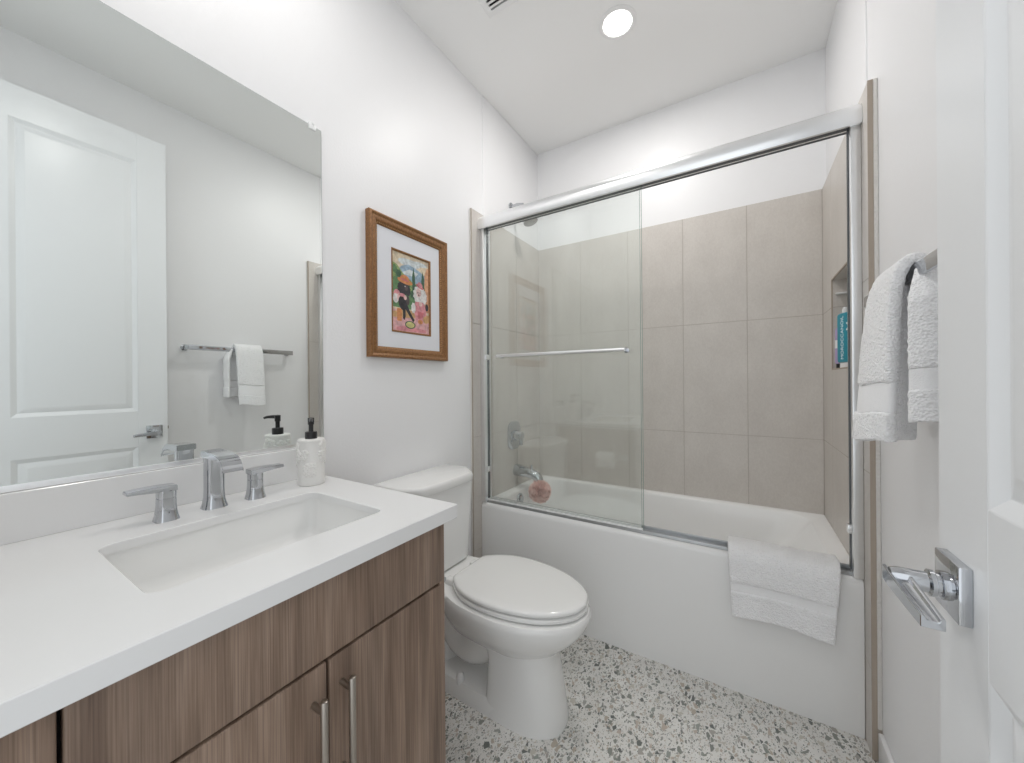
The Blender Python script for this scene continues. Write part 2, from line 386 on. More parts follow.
# niche lining
g = .004
b.box((TX1 + .002, NY1 - .002, NZ0), (NX, NY1 + .006, NZ1)); b.box((TX1 + .002, NY0 - .006, NZ0), (NX, NY0 + .002, NZ1))
b.box((TX1 + .002, NY0, NZ1 - .002), (NX, NY1, NZ1 + .006)); b.box((TX1 + .002, NY0, NZ0 - .006), (NX, NY1, NZ0 + .002))
b.box((NX - .002, NY0, NZ0), (NX + .009, NY1, NZ1))
b.box((TX1 + .002, NY1 - .0026, 1.4655), (NX, NY1 + .004, 1.4685), mi=1)
for q in ((NY1 - .003, NY1 + .003, NZ0, NZ1), (NY0 - .003, NY0 + .003, NZ0, NZ1)): b.box((TX1 - .0006, q[0], q[2]), (TX1 + .004, q[1], q[3]), mi=2)
for z in (NZ0, NZ1): b.box((TX1 - .0006, NY0, z - .003), (TX1 + .004, NY1, z + .003), mi=2)
b.box((TX1 - .0004, TYL, 0), (TX1 + .012, TYL + .004, ZT - .0005), mi=2)
b.box((TX1 + .012, TYL - .002, .098), (W, TYL + .006, ZT - .0005), .003, mi=3)
struct(b.build('trim_2', [MT['tile'], MT['grout'], MT['tile_edge'], MT['plaster']]), 'greige tiles on the right end of the tub with a recessed niche', 'tile')
b = MB(); tile_face(b, 'x', TX0, [TYL + .0015, .074, .379, TYB], ROWS0, sgn=1)
b.box((0, TYL + .003, 0), (TX0 - .001, TYB, ZT - .001), mi=1)
b.box((.0105, TYL, 0), (TX0 + .0004, TYL + .004, ZT - .0005), mi=2)
b.box((0, TYL - .001, 0), (.0105, TYL + .005, ZT - .0005), .002, mi=3)
struct(b.build('trim_3', [MT['tile'], MT['grout'], MT['tile_edge'], MT['plaster']]), 'greige tiles on the faucet end of the tub', 'tile')

# ------------------------------------------------------------------ open door on the right
DX, DY0, DY1, DZ = 1.427, -1.507, -.896, 2.441
door = struct(thing('door_1', 'white two-panel door standing open on the right', 'door', (DX + .018, (DY0 + DY1) / 2, .006)), None, None)
P0, P1 = -1.400, -1.010
b = MB()
pz = [(.22, .842), (1.020, 2.302)]
b.box((DX, DY0, .006), (DX + .035, P0, DZ)); b.box((DX, P1, .006), (DX + .035, DY1, DZ), .0012, 1)
for z0, z1 in ((.006, pz[0][0]), (pz[0][1], pz[1][0]), (pz[1][1], DZ)): b.box((DX, P0, z0), (DX + .035, P1, z1))
for z0, z1 in pz:
    for s, xf in ((1, DX), (-1, DX + .035)):
        loops = []
        for ins, d in ((0, 0), (.002, .0005), (.018, .0085), (.020, .0085), (.043, .0012), (.045, .001)):
            x = xf + s * d
            loops.append([V((x, P0 + ins, z0 + ins)), V((x, P1 - ins, z0 + ins)), V((x, P1 - ins, z1 - ins)), V((x, P0 + ins, z1 - ins))])
        b.loft(loops, False, True)
b.build('door_slab', MT['door'], door, angle=12)
def lever(sx, x0):
    b = MB(); q = lambda x: x0 + sx * x
    bx = lambda a, c, bv: b.box((min(q(a[0]), q(c[0])), a[1], a[2]), (max(q(a[0]), q(c[0])), c[1], c[2]), bv)
    bx((0, -.981, .879), (.0115, -.919, .945), .0015)
    h = b.build('door_handle', MT['chrome'], door); h['label'] = 'chrome lever handle on a square rosette'
    b = MB(); yc, zc = -.95, .910
    b.lathe([(.0, q(.0115)), (.0165, q(.0115)), (.0165, q(.017)), (.0135, q(.018)), (.0135, q(.021)), (.0155, q(.022)), (.0155, q(.026)), (.012, q(.028)), (.012, q(.054)), (.010, q(.060)), (0, q(.060))], (0, yc, zc), 'x', 28, cap=False)
    b.build('neck', MT['chrome'], h)
    b = MB(); lo = []
    for (y, xa, xb, za, zb) in ((-.938, .043, .064, .900, .918), (-.955, .042, .064, .899, .917), (-1.00, .041, .061, .897, .912), (-1.038, .039, .058, .895, .907)):
        lo.append([V((q(x_), y, z_)) for x_, z_ in ((xa, za), (xb, za), (xb, zb), (xb - .0035, zb), (xb - .005, zb - .004), (xa + .005, zb - .004), (xa + .0035, zb), (xa, zb))])
    b.loft(lo); bmesh.ops.bevel(b.bm, geom=[e_ for e_ in b.bm.edges if e_.calc_length() > .004], offset=.0006, segments=1, affect='EDGES')
    b.build('lever', MT['chrome'], h)
lever(-1, DX); lever(1, DX + .035)
MB().box((DX + .008, DY1 - .001, .90), (DX + .027, DY1 + .0015, .955)).box((DX + .012, DY1, .92), (DX + .023, DY1 + .008, .936), .002).build('latch', MT['nickel'], door)
for z in (.25, 1.22, 2.2):
    MB().lathe([(.006, z - .045), (.006, z + .045)], (DX + .041, DY0 + .002, 0), 'z', 14).box((DX + .033, DY0 - .001, z - .045), (DX + .037, DY0 + .03, z + .045)).build('hinge', MT['nickel'], door)

# ------------------------------------------------------------------ bathtub
TZ = .511
def tub_loops():
    X0, X1, Y1 = TX0 + .001, TX1 - .001, TYB - .001
    L = []
    for x0, x1, y0, y1, r, z in ((X0, X1, .004, Y1, .002, 0.0), (X0, X1, .0, Y1, .002, .06), (X0, X1, .0, Y1, .002, .488), (X0, X1, .002, Y1, .003, .499), (X0, X1, .008, Y1, .004, .506), (X0, X1, .016, Y1, .005, TZ),
                                 (.075, 1.478, .082, .640, .10, TZ), (.078, 1.474, .087, .636, .10, TZ - .004), (.082, 1.468, .092, .632, .10, TZ - .014),
                                 (.095, 1.40, .105, .618, .10, .40), (.115, 1.30, .12, .602, .11, .24), (.135, 1.22, .14, .585, .12, .14), (.165, 1.17, .17, .555, .12, .105), (.22, 1.10, .23, .50, .12, .095)):
        L.append(rrect(x0, x1, y0, y1, r, z, 8))
    return L
tub = thing('bathtub', 'white alcove bathtub with a plain apron under the sliding glass', 'bathtub', (.777, .34, 0))
MB().loft(tub_loops(), True, True).build('tub_shell', MT['tub'], tub, angle=50)
MB().lathe([(0, .092), (.034, .092), (.038, .087), (.038, .080), (0, .080)], (0, .285, .458), 'x', 32, cap=False).box((.089, .272, .458), (.097, .298, .486), .003).build('overflow_plate', MT['chrome'], tub)
MB().lathe([(0, .103), (.02, .104), (.03, .101), (.03, .094)], (.30, .365, 0), 'z', 24, cap=False).build('drain', MT['chrome'], tub)

# ------------------------------------------------------------------ sliding glass enclosure
fr = thing('shower_door_frame', 'chrome shower door frame with thick header rail above the tub', 'shower frame', (.777, .04, TZ))
hx0, hx1 = TX0 + .0005, TX1 - .0005
prof = [(-.012, 1.974), (-.017, 1.984), (-.018, 2.012), (-.013, 2.028), (.0, 2.041), (.016, 2.047), (.04, 2.047), (.058, 2.047), (.064, 2.04), (.064, 1.987), (.058, 1.984), (.058, 2.0), (.046, 2.0), (.046, 1.984), (.036, 1.984), (.036, 2.0), (.012, 2.0), (.012, 1.984), (.008, 1.984), (.004, 1.978), (-.004, 1.973)]
MB().loft([[V((x, y, z)) for y, z in prof] for x in (hx0, hx1)]).build('header_rail', MT['satin'], fr, angle=40)
MB().box((hx0 + .001, .013, 1.983), (hx1 - .001, .035, 1.999)).box((hx0 + .001, .047, 1.983), (hx1 - .001, .057, 1.999)).build('gasket', MT['gasket'], fr)['label'] = 'dark gasket strip under the rail'
MB().box((hx0 + .001, .016, TZ + .0005), (hx1 - .001, .066, TZ + .007), .001).box((hx0 + .001, .018, TZ), (hx1 - .001, .0205, TZ + .013), .001).box((hx0 + .001, .060, TZ), (hx1 - .001, .064, TZ + .020), .001)\
    .build('bottom_track', MT['track'], fr)
for xa, xb, s in ((hx0, hx0 + .026, 1), (hx1 - .026, hx1, -1)):
    MB().box((xa, .002, TZ + .0005), (xb, .062, 1.985), .002).build('jamb', MT['satin'], fr)
    xg = xb if s > 0 else xa
    MB().box((min(xg, xg + s * .0025), .026, TZ + .02), (max(xg, xg + s * (.002 if s > 0 else .0015)), .044, 1.983)).build('seal', MT['gasket'], fr)
    for z in ((.69, 1.29) if s > 0 else (.667,)):
        MB().box((min(xg, xg + s * .012), .008, z - .014), (max(xg, xg + s * .012), .03, z + .014), .002).build('bumper', MT['satin'], fr)
def pane(name, label, x0, x1, y, bar=None):
    t = thing(name, label, 'shower door', ((x0 + x1) / 2, y, .53), None)
    b = MB(); z0, z1 = .528, 1.988
    b.box((x0, y - .003, z0), (x1, y + .003, z1))
    b.box((x1 - .0004, y - .003, z0), (x1 + .0006, y + .003, z1), mi=1)
    b.build('glass', [MT['glass'], MT['gedge']], t, smooth=False)
    MB().box((x0 + .002, y - .0055, TZ + .0085), (x1 - .002, y + .0055, z0 + .003), .001).build('bottom_sweep', MT['clip'], t)
    if bar:
        zb, xa, xb, s = bar
        MB().tube([(xa, y + s * .05, zb), (xb, y + s * .05, zb)], .0085, 18).build('towel_rail', MT['satin'], t)
        for x in (xa + .004, xb - .004):
            MB().tube([(x, y + s * .003, zb), (x, y + s * .05, zb)], .006, 14).lathe([(0, y + s * .003), (.012, y + s * .003), (.012, y + s * .009), (0, y + s * .009)], (x, 0, zb), 'y', 20, cap=False).build('bar_post', MT['chrome'], t)
    return t
pane('glass_shower_panel', 'outer sliding glass panel with a chrome towel rail across it', hx0 + .022, .851, .024, (1.290, .138, .790, -1))
pane('glass_shower_panel', 'inner sliding glass panel parked behind the one with the towel rail', hx0 + .023, .838, .052)

# shower valve, spout, shower head on the left end
vv = thing('shower_valve', 'chrome shower valve with rounded square plate on the left tile wall', 'shower valve', (TX0, .335, .75))
def rr_yz(y0, y1, z0, z1, r, x): return [V((x, p.x, p.y)) for p in rrect(y0, y1, z0, z1, r, 0, 8)]
b = MB(); b.loft([rr_yz(.265, .405, .745, .915, .05, TX0), rr_yz(.265, .405, .745, .915, .05, TX0 + .006), rr_yz(.272, .398, .752, .908, .046, TX0 + .011)]); b.build('escutcheon', MT['chrome'], vv)
MB().lathe([(0, TX0 + .01), (.032, TX0 + .01), (.03, TX0 + .03), (.024, TX0 + .05), (.022, TX0 + .062), (0, TX0 + .062)], (0, .335, .83), 'x', 28, cap=False).box((TX0 + .045, .325, .77), (TX0 + .064, .345, .845), .005).build('valve_handle', MT['chrome'], vv)
ts = thing('tub_spout', 'chrome tub spout below the shower valve', 'faucet', (TX0, .36, .58))
MB().tube([(TX0, .36, .612), (.05, .36, .611), (.10, .36, .606), (.135, .36, .600), (.162, .36, .588), (.176, .36, .570), (.179, .36, .558)], [.036, .034, .031, .029, .028, .026, .022], 20).build('spout_body', MT['chrome'], ts)
MB().tube([(.125, .36, .63), (.125, .36, .655)], .006, 12).build('diverter', MT['chrome'], ts)
sh = thing('showerhead', 'chrome shower head on the left wall above the glass', 'shower head', (.006, .34, 2.15))
MB().lathe([(0, .006), (.028, .006), (.026, .012), (.012, .018), (0, .018)], (0, .34, 2.232), 'x', 24, cap=False).build('flange', MT['chrome'], sh)
MB().tube([(.008, .34, 2.232), (.05, .34, 2.238), (.09, .34, 2.228), (.115, .34, 2.195), (.125, .34, 2.165)], .0095, 14).build('shower_arm', MT['chrome'], sh)
hd = MB(); ax = V((.35, 0, -1)).normalized(); c0 = V((.125, .34, 2.165))
hd.tube([c0, c0 + ax * .018, c0 + ax * .035, c0 + ax * .05, c0 + ax * .058], [.012, .018, .034, .046, .044], 24); hd.build('spray_head', MT['chrome'], sh)

# loofah hanging from the spout
lf = thing('loofah', 'pink mesh bath puff hanging from the tub spout', 'bath puff', (.19, .345, .44))
b = MB(); c = V((.188, .345, .508)); rl = .070
for k in range(46):
    n = V((random.gauss(0, 1), random.gauss(0, 1), random.gauss(0, 1))).normalized()
    a = n.orthogonal().normalized(); d = n.cross(a); off = random.uniform(-.02, .02)
    ph = random.uniform(0, 6); inner, outer = [], []
    for i in range(48):
        t = 2 * pi * i / 48; e = a * cos(t) + d * sin(t)
        inner.append(c + e * rl * .35 + n * off)
        outer.append(c + e * rl * (.86 + .1 * sin(5 * t + ph)) + n * (off + .010 * sin(11 * t + ph) + .004 * sin(23 * t)))
    b.loft([inner, outer], False, False)
b.build('puff', MT['pink'], lf)
MB().tube([(.188, .345, .55), (.176, .352, .575), (.166, .36, .602 + .024), (.158, .372, .59), (.18, .36, .555)], .0016, 8).build('cord', MT['cord'], lf)

# niche things
tag(MB().box((TX1 + .012, NY1 - .026, 1.519), (NX - .003, NY1 - .0025, 1.525), .001).build('niche_shelf', MT['whitep']), 'thin white ledge near the top of the tile niche, above the bottles', 'shelf')
def text_mesh(s, size, depth=.0003):
    cu = bpy.data.curves.new('t', 'FONT'); cu.body = s; cu.size = size; cu.extrude = depth; cu.align_x = 'CENTER'; cu.align_y = 'CENTER'
    o = bpy.data.objects.new('t', cu); COL.objects.link(o)
    dg = bpy.context.evaluated_depsgraph_get(); me = bpy.data.meshes.new_from_object(o.evaluated_get(dg))
    bpy.data.objects.remove(o); return me
def text_obj(s, size, name, parent, origin, ex, ey, m):
    me = text_mesh(s, size); ez = ex.cross(ey)
    for v in me.vertices: v.co = origin + ex * v.co.x + ey * v.co.y + ez * v.co.z - WL[parent.name]
    me.name = name; me.materials.clear(); me.materials.append(m)
    o = bpy.data.objects.new(name, me); COL.objects.link(o); o.parent = parent; WL[o.name] = WL[parent.name]; return o
ZB = NZ0 + .0025
bt = thing('shampoo_bottle', 'teal bottle with white vertical lettering in the tile niche', 'bottle', (1.575, .355, ZB))
bx = lambda i, z, r: rrect(1.546 + i, 1.584 - i, .304 + i, .430 - i, r - i * .6, z, 6)
MB().loft([bx(.006, ZB + .022, .016), bx(.001, ZB + .026, .017), bx(0, ZB + .034, .017), bx(0, ZB + .212, .017), bx(.002, ZB + .220, .017), bx(.008, ZB + .224, .016)]).build('bottle_body', MT['teal'], bt)
MB().loft([rrect(1.551, 1.579, .318, .420, .013, z, 6) for z in (ZB, ZB + .0225)]).build('cap', MT['whitep'], bt)
MB().tube([(1.565, .40, ZB + .222), (1.565, .40, ZB + .236), (1.565, .40, ZB + .248)], [.010, .010, .006], 16).build('hanger', MT['whitep'], bt)
text_obj('MOROCCANOIL', .0235, 'printed_name', bt, V((1.5458, .385, ZB + .122)), V((0, 0, 1)), V((0, 1, 0)), MT['letter'])
text_obj('M', .05, 'printed_emblem', bt, V((1.5458, .340, ZB + .165)), V((0, 0, 1)), V((0, 1, 0)), MT['letter'])
bt.location = (1.590, .352, ZB); bt.rotation_euler.z = R(18)
pb = thing('slim_bottle', 'slim lilac bottle with black cap beside the teal bottle', 'bottle', (1.562, .459, ZB))
MB().lathe([(.010, ZB + .018), (.016, ZB + .022), (.017, ZB + .03), (.017, ZB + .13), (.016, ZB + .165), (.012, ZB + .172)], (1.562, .459, 0), 'z', 24).build('bottle_body', MT['purple'], pb)
MB().lathe([(.014, ZB), (.014, ZB + .02)], (1.562, .459, 0), 'z', 24).build('cap', MT['black'], pb)
MB().lathe([(.0173, ZB + .085), (.0173, ZB + .12)], (1.562, .459, 0), 'z', 24, cap=False).build('label_band', MT['whitep'], pb)

# ------------------------------------------------------------------ vanity
XF = .585; CZ1 = HC - .034
van = thing('vanity_cabinet', 'walnut-finish vanity cabinet with two doors under the white counter', 'vanity', (.29, -1.3, 0))
VY0, VY1 = YF + .004, -.917
b = MB(); b.box((.004, VY0, .09), (XF - .022, VY0 + .018, CZ1)); b.box((.004, VY1 - .018, .0), (XF - .001, VY1, CZ1), .001, 1)
b.box((.004, VY0, .09), (XF - .022, VY1, .108)); b.box((.004, VY0, 0), (XF - .09, VY0 + .018, .09)); b.box((XF - .09, VY0, 0), (XF - .075, VY1 - .018, .10)); b.box((.004, VY0, .09), (.016, VY1, CZ1))
b.build('carcass', MT['wood'], van)
MB().box((XF - .026, VY0 + .018, .1), (XF - .021, VY1 - .018, CZ1)).build('reveal_shade', MT['gap'], van)['label'] = 'black sheet behind the fronts, painted-in shade of the gaps'  # near-black sheet: shade in the gaps put in as colour
g = .0028
MB().box((XF - .020, -1.519, .671 + g), (XF, VY1 + .0, CZ1 - .002), .0026, 3).build('drawer_front', MT['wood'], van)
MB().box((XF - .020, VY0 + .001, .10), (XF, -1.519 - .0045, CZ1 - .002), .0026, 3).build('filler_panel', MT['wood'], van)
for y0, y1, yh in ((-1.519, -1.219 - g, -1.246), (-1.219 + g, VY1, -1.194)):
    d = MB().box((XF - .020, y0, .10), (XF, y1, .671 - g), .0026, 3).build('cabinet_door', MT['wood'], van)
    hz0, hz1 = .44, .637
    if y0 < -1.3: hz0, hz1 = .435, .632
    MB().tube([(XF + .032, yh, hz0), (XF + .032, yh, hz0 + .002), (XF + .032, yh, hz1 - .003), (XF + .032, yh, hz1 - .001), (XF + .032, yh, hz1)], [.005, .0062, .0062, .0055, .0035], 16)\
        .tube([(XF, yh, hz1 - .022), (XF + .03, yh, hz1 - .022)], .0052, 12).tube([(XF, yh, hz0 + .022), (XF + .03, yh, hz0 + .022)], .0052, 12).build('pull_handle', MT['nickel'], d)

SX0, SX1, SY0, SY1 = .190, .488, -1.427, -1.017
ct = thing('countertop', 'white quartz vanity countertop with backsplash', 'countertop', (.3, -1.3, CZ1))
b = MB(); r = .025
outer = lambda z, i=0: rrect(.004, XC - i, YF + .002, YV - i, .001, z, 6)
inner = lambda z, i=0: rrect(SX0 - i, SX1 + i, SY0 - i, SY1 + i, r, z, 6)
th = .018
b.loft([inner(HC - th), inner(HC - .0015), inner(HC, .0015), outer(HC, .0015), outer(HC - .0015), outer(CZ1 + .0015), outer(CZ1, .0015), inner(CZ1, .06), inner(HC - th, .06), inner(HC - th)], False, False)
b.build('slab', MT['quartz'], ct, angle=30)
MB().box((.004, YF + .002, HC), (.0205, YV, .953), .0012, 1).build('backsplash', MT['quartz'], ct)
sk = thing('undermount_sink', 'white rectangular undermount sink in the counter', 'sink', (.339, -1.222, .72))
b = MB(); e = .004
lo = [rrect(SX0 - .03, SX1 + .03, SY0 - .03, SY1 + .03, .04, HC - th - .0005, 6), rrect(SX0 - e, SX1 + e, SY0 - e, SY1 + e, r + e, HC - th - .0005, 6), rrect(SX0 - e, SX1 + e, SY0 - e, SY1 + e, r + e, HC - th - .006, 6),
      rrect(SX0 + .002, SX1 - .002, SY0 + .004, SY1 - .004, r, .765, 6), rrect(SX0 + .008, SX1 - .008, SY0 + .010, SY1 - .010, r, .752, 6), rrect(SX0 + .025, SX1 - .025, SY0 + .028, SY1 - .028, r, .746, 6),
      rrect(SX0 + .12, SX1 - .12, SY0 + .18, SY1 - .18, .02, .740, 6),
      rrect(SX0 + .12, SX1 - .12, SY0 + .18, SY1 - .18, .02, .730, 6), rrect(SX0 - .015, SX1 + .015, SY0 - .012, SY1 + .012, r, .735, 6), rrect(SX0 - .03, SX1 + .03, SY0 - .03, SY1 + .03, .04, HC - th - .012, 6)]
lo.append(lo[0]); b.loft(lo, False, False)
b.box((SX0 + .1, SY0 + .16, .731), (SX1 - .1, SY1 - .16, .7395))
b.build('basin', MT['porc'], sk, angle=50)
MB().lathe([(0, .747), (.018, .7465), (.022, .744), (.022, .738)], (.339, -1.222, 0), 'z', 24, cap=False).build('drain', MT['chrome'], sk)

# widespread faucet
fs = thing('sink_faucet', 'chrome widespread sink faucet with waterfall spout and two lever handles', 'faucet', (.09, -1.2155, HC))
cx, cy = .104, -1.2150
b = MB()
sec = lambda hx, hy, z, r_: rrect(cx - hx, cx + hx, cy - hy, cy + hy, r_, z, 6)
b.loft([sec(.0245, .0255, HC, .018), sec(.024, .025, HC + .003, .018), sec(.0212, .0225, HC + .011, .016), sec(.0192, .0205, HC + .024, .015), sec(.0182, .0195, HC + .045, .014), sec(.0182, .0195, HC + .118, .014), sec(.019, .0205, HC + .124, .014)])
b.build('spout_body', MT['chrome'], fs)
b = MB(); ptop = []
path = [(.064, .994, .130), (.064, .984, 0)]
arc = [(q_ + .016, t_, b_) for q_, t_, b_ in [(.069, .9955, .980), (.115, .994, .979), (.149, .992, .978), (.169, .987, .973), (.182, .978, .966), (.190, .966, .960), (.192, .957, .9555)]]
lo = [[V((x, cy - .021, zb)), V((x, cy + .021, zb)), V((x, cy + .021, zt)), V((x, cy - .021, zt))] for x, zt, zb in arc]
b.loft(lo); bmesh.ops.bevel(b.bm, geom=[e_ for e_ in b.bm.edges if abs(e_.verts[0].co.y - e_.verts[1].co.y) < .001], offset=.0015, segments=2, affect='EDGES')
b.build('spout_arm', MT['chrome'], fs)
def faucet_handle(yc, s, xo):
    b = MB(); q = lambda h, z, r_: rrect(xo - h, xo + h, yc - h * 1.0, yc + h * 1.0, r_, z, 6)
    b.loft([q(.0215, HC, .014), q(.021, HC + .003, .014), q(.019, HC + .010, .012), q(.0172, HC + .022, .011), q(.0162, HC + .035, .010), q(.016, HC + .049, .010)]); h = b.build('faucet_handle', MT['chrome'], fs)
    b = MB(); b.loft([q(.0148, HC + .049, .009), q(.0148, HC + .0505, .009), q(.016, HC + .051, .010), q(.016, HC + .066, .010)])
    lo = []
    for d, w_, zb, zt in ((-.016, .016, .064, .0765), (.0, .016, .064, .0775), (.02, .0155, .066, .0785), (.045, .0145, .0685, .0782), (.066, .0135, .0700, .0775)):
        y = yc + s * d; lo.append([V((xo - w_, y, HC + zb)), V((xo + w_, y, HC + zb)), V((xo + w_, y, HC + zt)), V((xo - w_, y, HC + zt))])
    b2 = MB(); b2.loft(lo); bmesh.ops.bevel(b2.bm, geom=list(b2.bm.edges), offset=.0012, segments=2, affect='EDGES'); b._merge(b2.bm)
    b.build('lever', MT['chrome'], h)
faucet_handle(-1.3075, -1, .115)
faucet_handle(-1.128, 1, .112)

# soap dispenser
sx, sy = .106, -.974
sd = thing('soap_dispenser', 'white soap dispenser with raised flowers and black pump', 'soap dispenser', (sx, sy, HC))
b = MB(); b.lathe([(.0, HC), (.034, HC), (.036, HC + .003), (.0365, HC + .012), (.036, HC + .05), (.0352, HC + .09), (.0348, HC + .125), (.0365, HC + .129), (.0365, HC + .133), (.034, HC + .1355), (0, HC + .1355)], (sx, sy, 0), 'z', 48, cap=False)
b.build('bottle_body', MT['ceramic'], sd, angle=60)
b = MB()
for k in range(44):
    a = random.uniform(0, 2 * pi); z = HC + random.gauss(.092, .015); z = min(max(z, HC + .05), HC + .118)
    if k > 35: z = HC + random.uniform(.035, .06); a = random.uniform(-.9, -.1)
    n = V((cos(a), sin(a), 0)); t1 = V((-sin(a), cos(a), 0)); c = V((sx, sy, z)) + n * .0352; rr = random.uniform(.008, .012)
    for p in range(5):
        an = 2 * pi * p / 5 + k; d = t1 * cos(an) + V((0, 0, 1)) * sin(an); e_ = n.cross(d)
        pc = c + d * rr * .62
        b.loft([[pc + (d * cos(q * pi / 4) + e_ * sin(q * pi / 4)) * rr * .52 * s_ + n * h_ for q in range(8)] for s_, h_ in ((1, -.003), (1.05, .0024), (.6, .0042))])
    b.loft([[c + (t1 * cos(q * pi / 4) + V((0, 0, 1)) * sin(q * pi / 4)) * rr * .3 * s_ + n * h_ for q in range(8)] for s_, h_ in ((1, 0), (.9, .0052), (.4, .0065))])
b.build('flower_relief', MT['ceramic'], sd, angle=60)
b = MB(); b.lathe([(.0, HC + .1355), (.0165, HC + .1355), (.0165, HC + .154), (.0155, HC + .156), (.0, HC + .156)], (sx, sy, 0), 'z', 28, cap=False); b.build('collar', MT['black'], sd)
b = MB(); b.lathe([(.0, HC + .156), (.0065, HC + .156), (.0065, HC + .176), (.0085, HC + .178), (.009, HC + .197), (0, HC + .199)], (sx, sy, 0), 'z', 20, cap=False)
dv = V((.87, -.49, 0)).normalized(); hp = V((sx, sy, HC + .192))
b.tube([hp, hp + dv * .02 + V((0, 0, .0)), hp + dv * .036 + V((0, 0, -.001)), hp + dv * .046 + V((0, 0, -.004))], [.0065, .0055, .0045, .0035], 12); b.build('pump', MT['black'], sd)

# ------------------------------------------------------------------ mirror
def slant(mb):
    for v in mb.bm.verts: v.co.x += .0025 * (v.co.y - YF)
    return mb
mr_ = thing('mirror', 'large frameless mirror above the vanity counter', 'mirror', (.003, -1.28, .966))
slant(MB().box((.0012, YF + .003, .9655), (.0062, -.8765, 2.0085))).build('mirror_glass', MT['mirror'], mr_, smooth=False)
slant(MB().box((.0004, YF + .003, .9645), (.0058, -.8755, 2.0095))).build('mirror_backing', MT['mirror_edge'], mr_, smooth=False)
MB().box((.0002, YF + .003, .9535), (.0095, -.8765, .9665), .001).build('bottom_channel', MT['satin'], mr_)
for y in (-.906, -1.60):
    MB().box((.0005, y - .011, 1.995), (.0125, y + .011, 2.019), .002).tube([(.011, y, 2.014), (.0145, y, 2.014)], .0035, 10).build('mirror_clip', MT['clip'], mr_)

# ------------------------------------------------------------------ picture
PY0, PY1, PZ0, PZ1 = -.700, -.267, 1.257, 1.818
pic = thing('framed_picture', 'gilt wooden picture frame with a small dog painting in a white mat', 'picture', (.012, (PY0 + PY1) / 2, PZ0))
b = MB(); lo = []
# moulding profile: (distance in from the outer edge, x)
for d, x in ((0, .001), (0, .022), (.003, .0265), (.008, .0275), (.013, .0245), (.016, .0225), (.025, .0235), (.031, .0215), (.036, .0165), (.040, .0145), (.044, .0115), (.044, .001)):
    lo.append([V((x, PY0 + d, PZ0 + d)), V((x, PY1 - d, PZ0 + d)), V((x, PY1 - d, PZ1 - d)), V((x, PY0 + d, PZ1 - d))])
lo.append(lo[0]); b.loft(lo, False, False); b.build('frame', MT['gold'], pic, angle=25)
b = MB(); d = .0385; n_ = 56
def bead(y, z): b.lathe([(0, -.0022), (.0017, -.0012), (.0022, 0.0004), (.0014, .0019), (0, .0023)], (.0158, y, z), 'x', 6, cap=False)
for k in range(n_):
    z = PZ0 + d + (PZ1 - PZ0 - 2 * d) * (k + .5) / n_; bead(PY0 + d, z); bead(PY1 - d, z)
for k in range(42):
    y = PY0 + d + (PY1 - PY0 - 2 * d) * (k + .5) / 42; bead(y, PZ0 + d); bead(y, PZ1 - d)
b.build('beading', MT['bead'], pic)
AY0, AY1, AZ0, AZ1 = -.581, -.373, 1.371, 1.699
b = MB(); f = .0105
oy0, oy1, oz0, oz1 = PY0 + .042, PY1 - .042, PZ0 + .042, PZ1 - .042
for a, c in (((.004, oy0, oz0), (f, AY0 - .006, oz1)), ((.004, AY1 + .006, oz0), (f, oy1, oz1)), ((.004, AY0 - .006, oz0), (f, AY1 + .006, AZ0 - .006)), ((.004, AY0 - .006, AZ1 + .006), (f, AY1 + .006, oz1))): b.box(a, c)
b.build('mat_board', MT['mat'], pic, smooth=False)
b = MB(); lo = []
for d, x in ((-.006, .004), (-.006, .0125), (-.002, .0125), (.002, .009), (.002, .004)):
    lo.append([V((x, AY0 + d, AZ0 + d)), V((x, AY1 - d, AZ0 + d)), V((x, AY1 - d, AZ1 - d)), V((x, AY0 + d, AZ1 - d))])
b.loft(lo, False, False); b.build('fillet', MT['gold'], pic, angle=25)
# the painting: flat shapes of colour
PAL = {'sky': (226, 208, 178), 'cloud': (214, 222, 224), 'hill': (150, 178, 200), 'green': (84, 128, 78), 'dgreen': (46, 84, 58), 'lgreen': (138, 164, 92), 'black': (34, 32, 38), 'brown': (70, 56, 58), 'orange': (214, 132, 74),
       'white': (232, 228, 226), 'pink': (222, 140, 148), 'rose': (206, 104, 112), 'ground': (224, 168, 170), 'ochre': (216, 168, 110), 'yellow': (214, 206, 130), 'wall': (220, 160, 118), 'skin': (236, 196, 190)}
names = list(PAL); AM = []
for k in names:
    m, nt, b_ = nodes_of('paint_' + k); c_ = srgb(*[v_ * .82 + 24 for v_ in PAL[k]])
    ge = nd(nt, 'ShaderNodeNewGeometry'); no = nd(nt, 'ShaderNodeTexNoise'); no.inputs['Scale'].default_value = 70; no.inputs['Detail'].default_value = 3
    cr = nd(nt, 'ShaderNodeValToRGB'); cr.color_ramp.elements[0].position = .3; cr.color_ramp.elements[1].position = .7
    cr.color_ramp.elements[0].color = (*[v_ * .75 for v_ in c_], 1); cr.color_ramp.elements[1].color = (*[min(1, v_ * 1.2 + .01) for v_ in c_], 1)
    nt.links.new(ge.outputs['Position'], no.inputs['Vector']); nt.links.new(no.outputs['Fac'], cr.inputs[0]); nt.links.new(cr.outputs[0], b_.inputs['Base Color']); b_.inputs['Roughness'].default_value = .6
    AM.append(m)
b = MB(); lay = [0]
def shp(c, pts):
    lay[0] += 1; x = .006 + lay[0] * .00002
    b.poly([V((x, AY0 + u * (AY1 - AY0), AZ0 + v * (AZ1 - AZ0))) for u, v in pts], names.index(c))
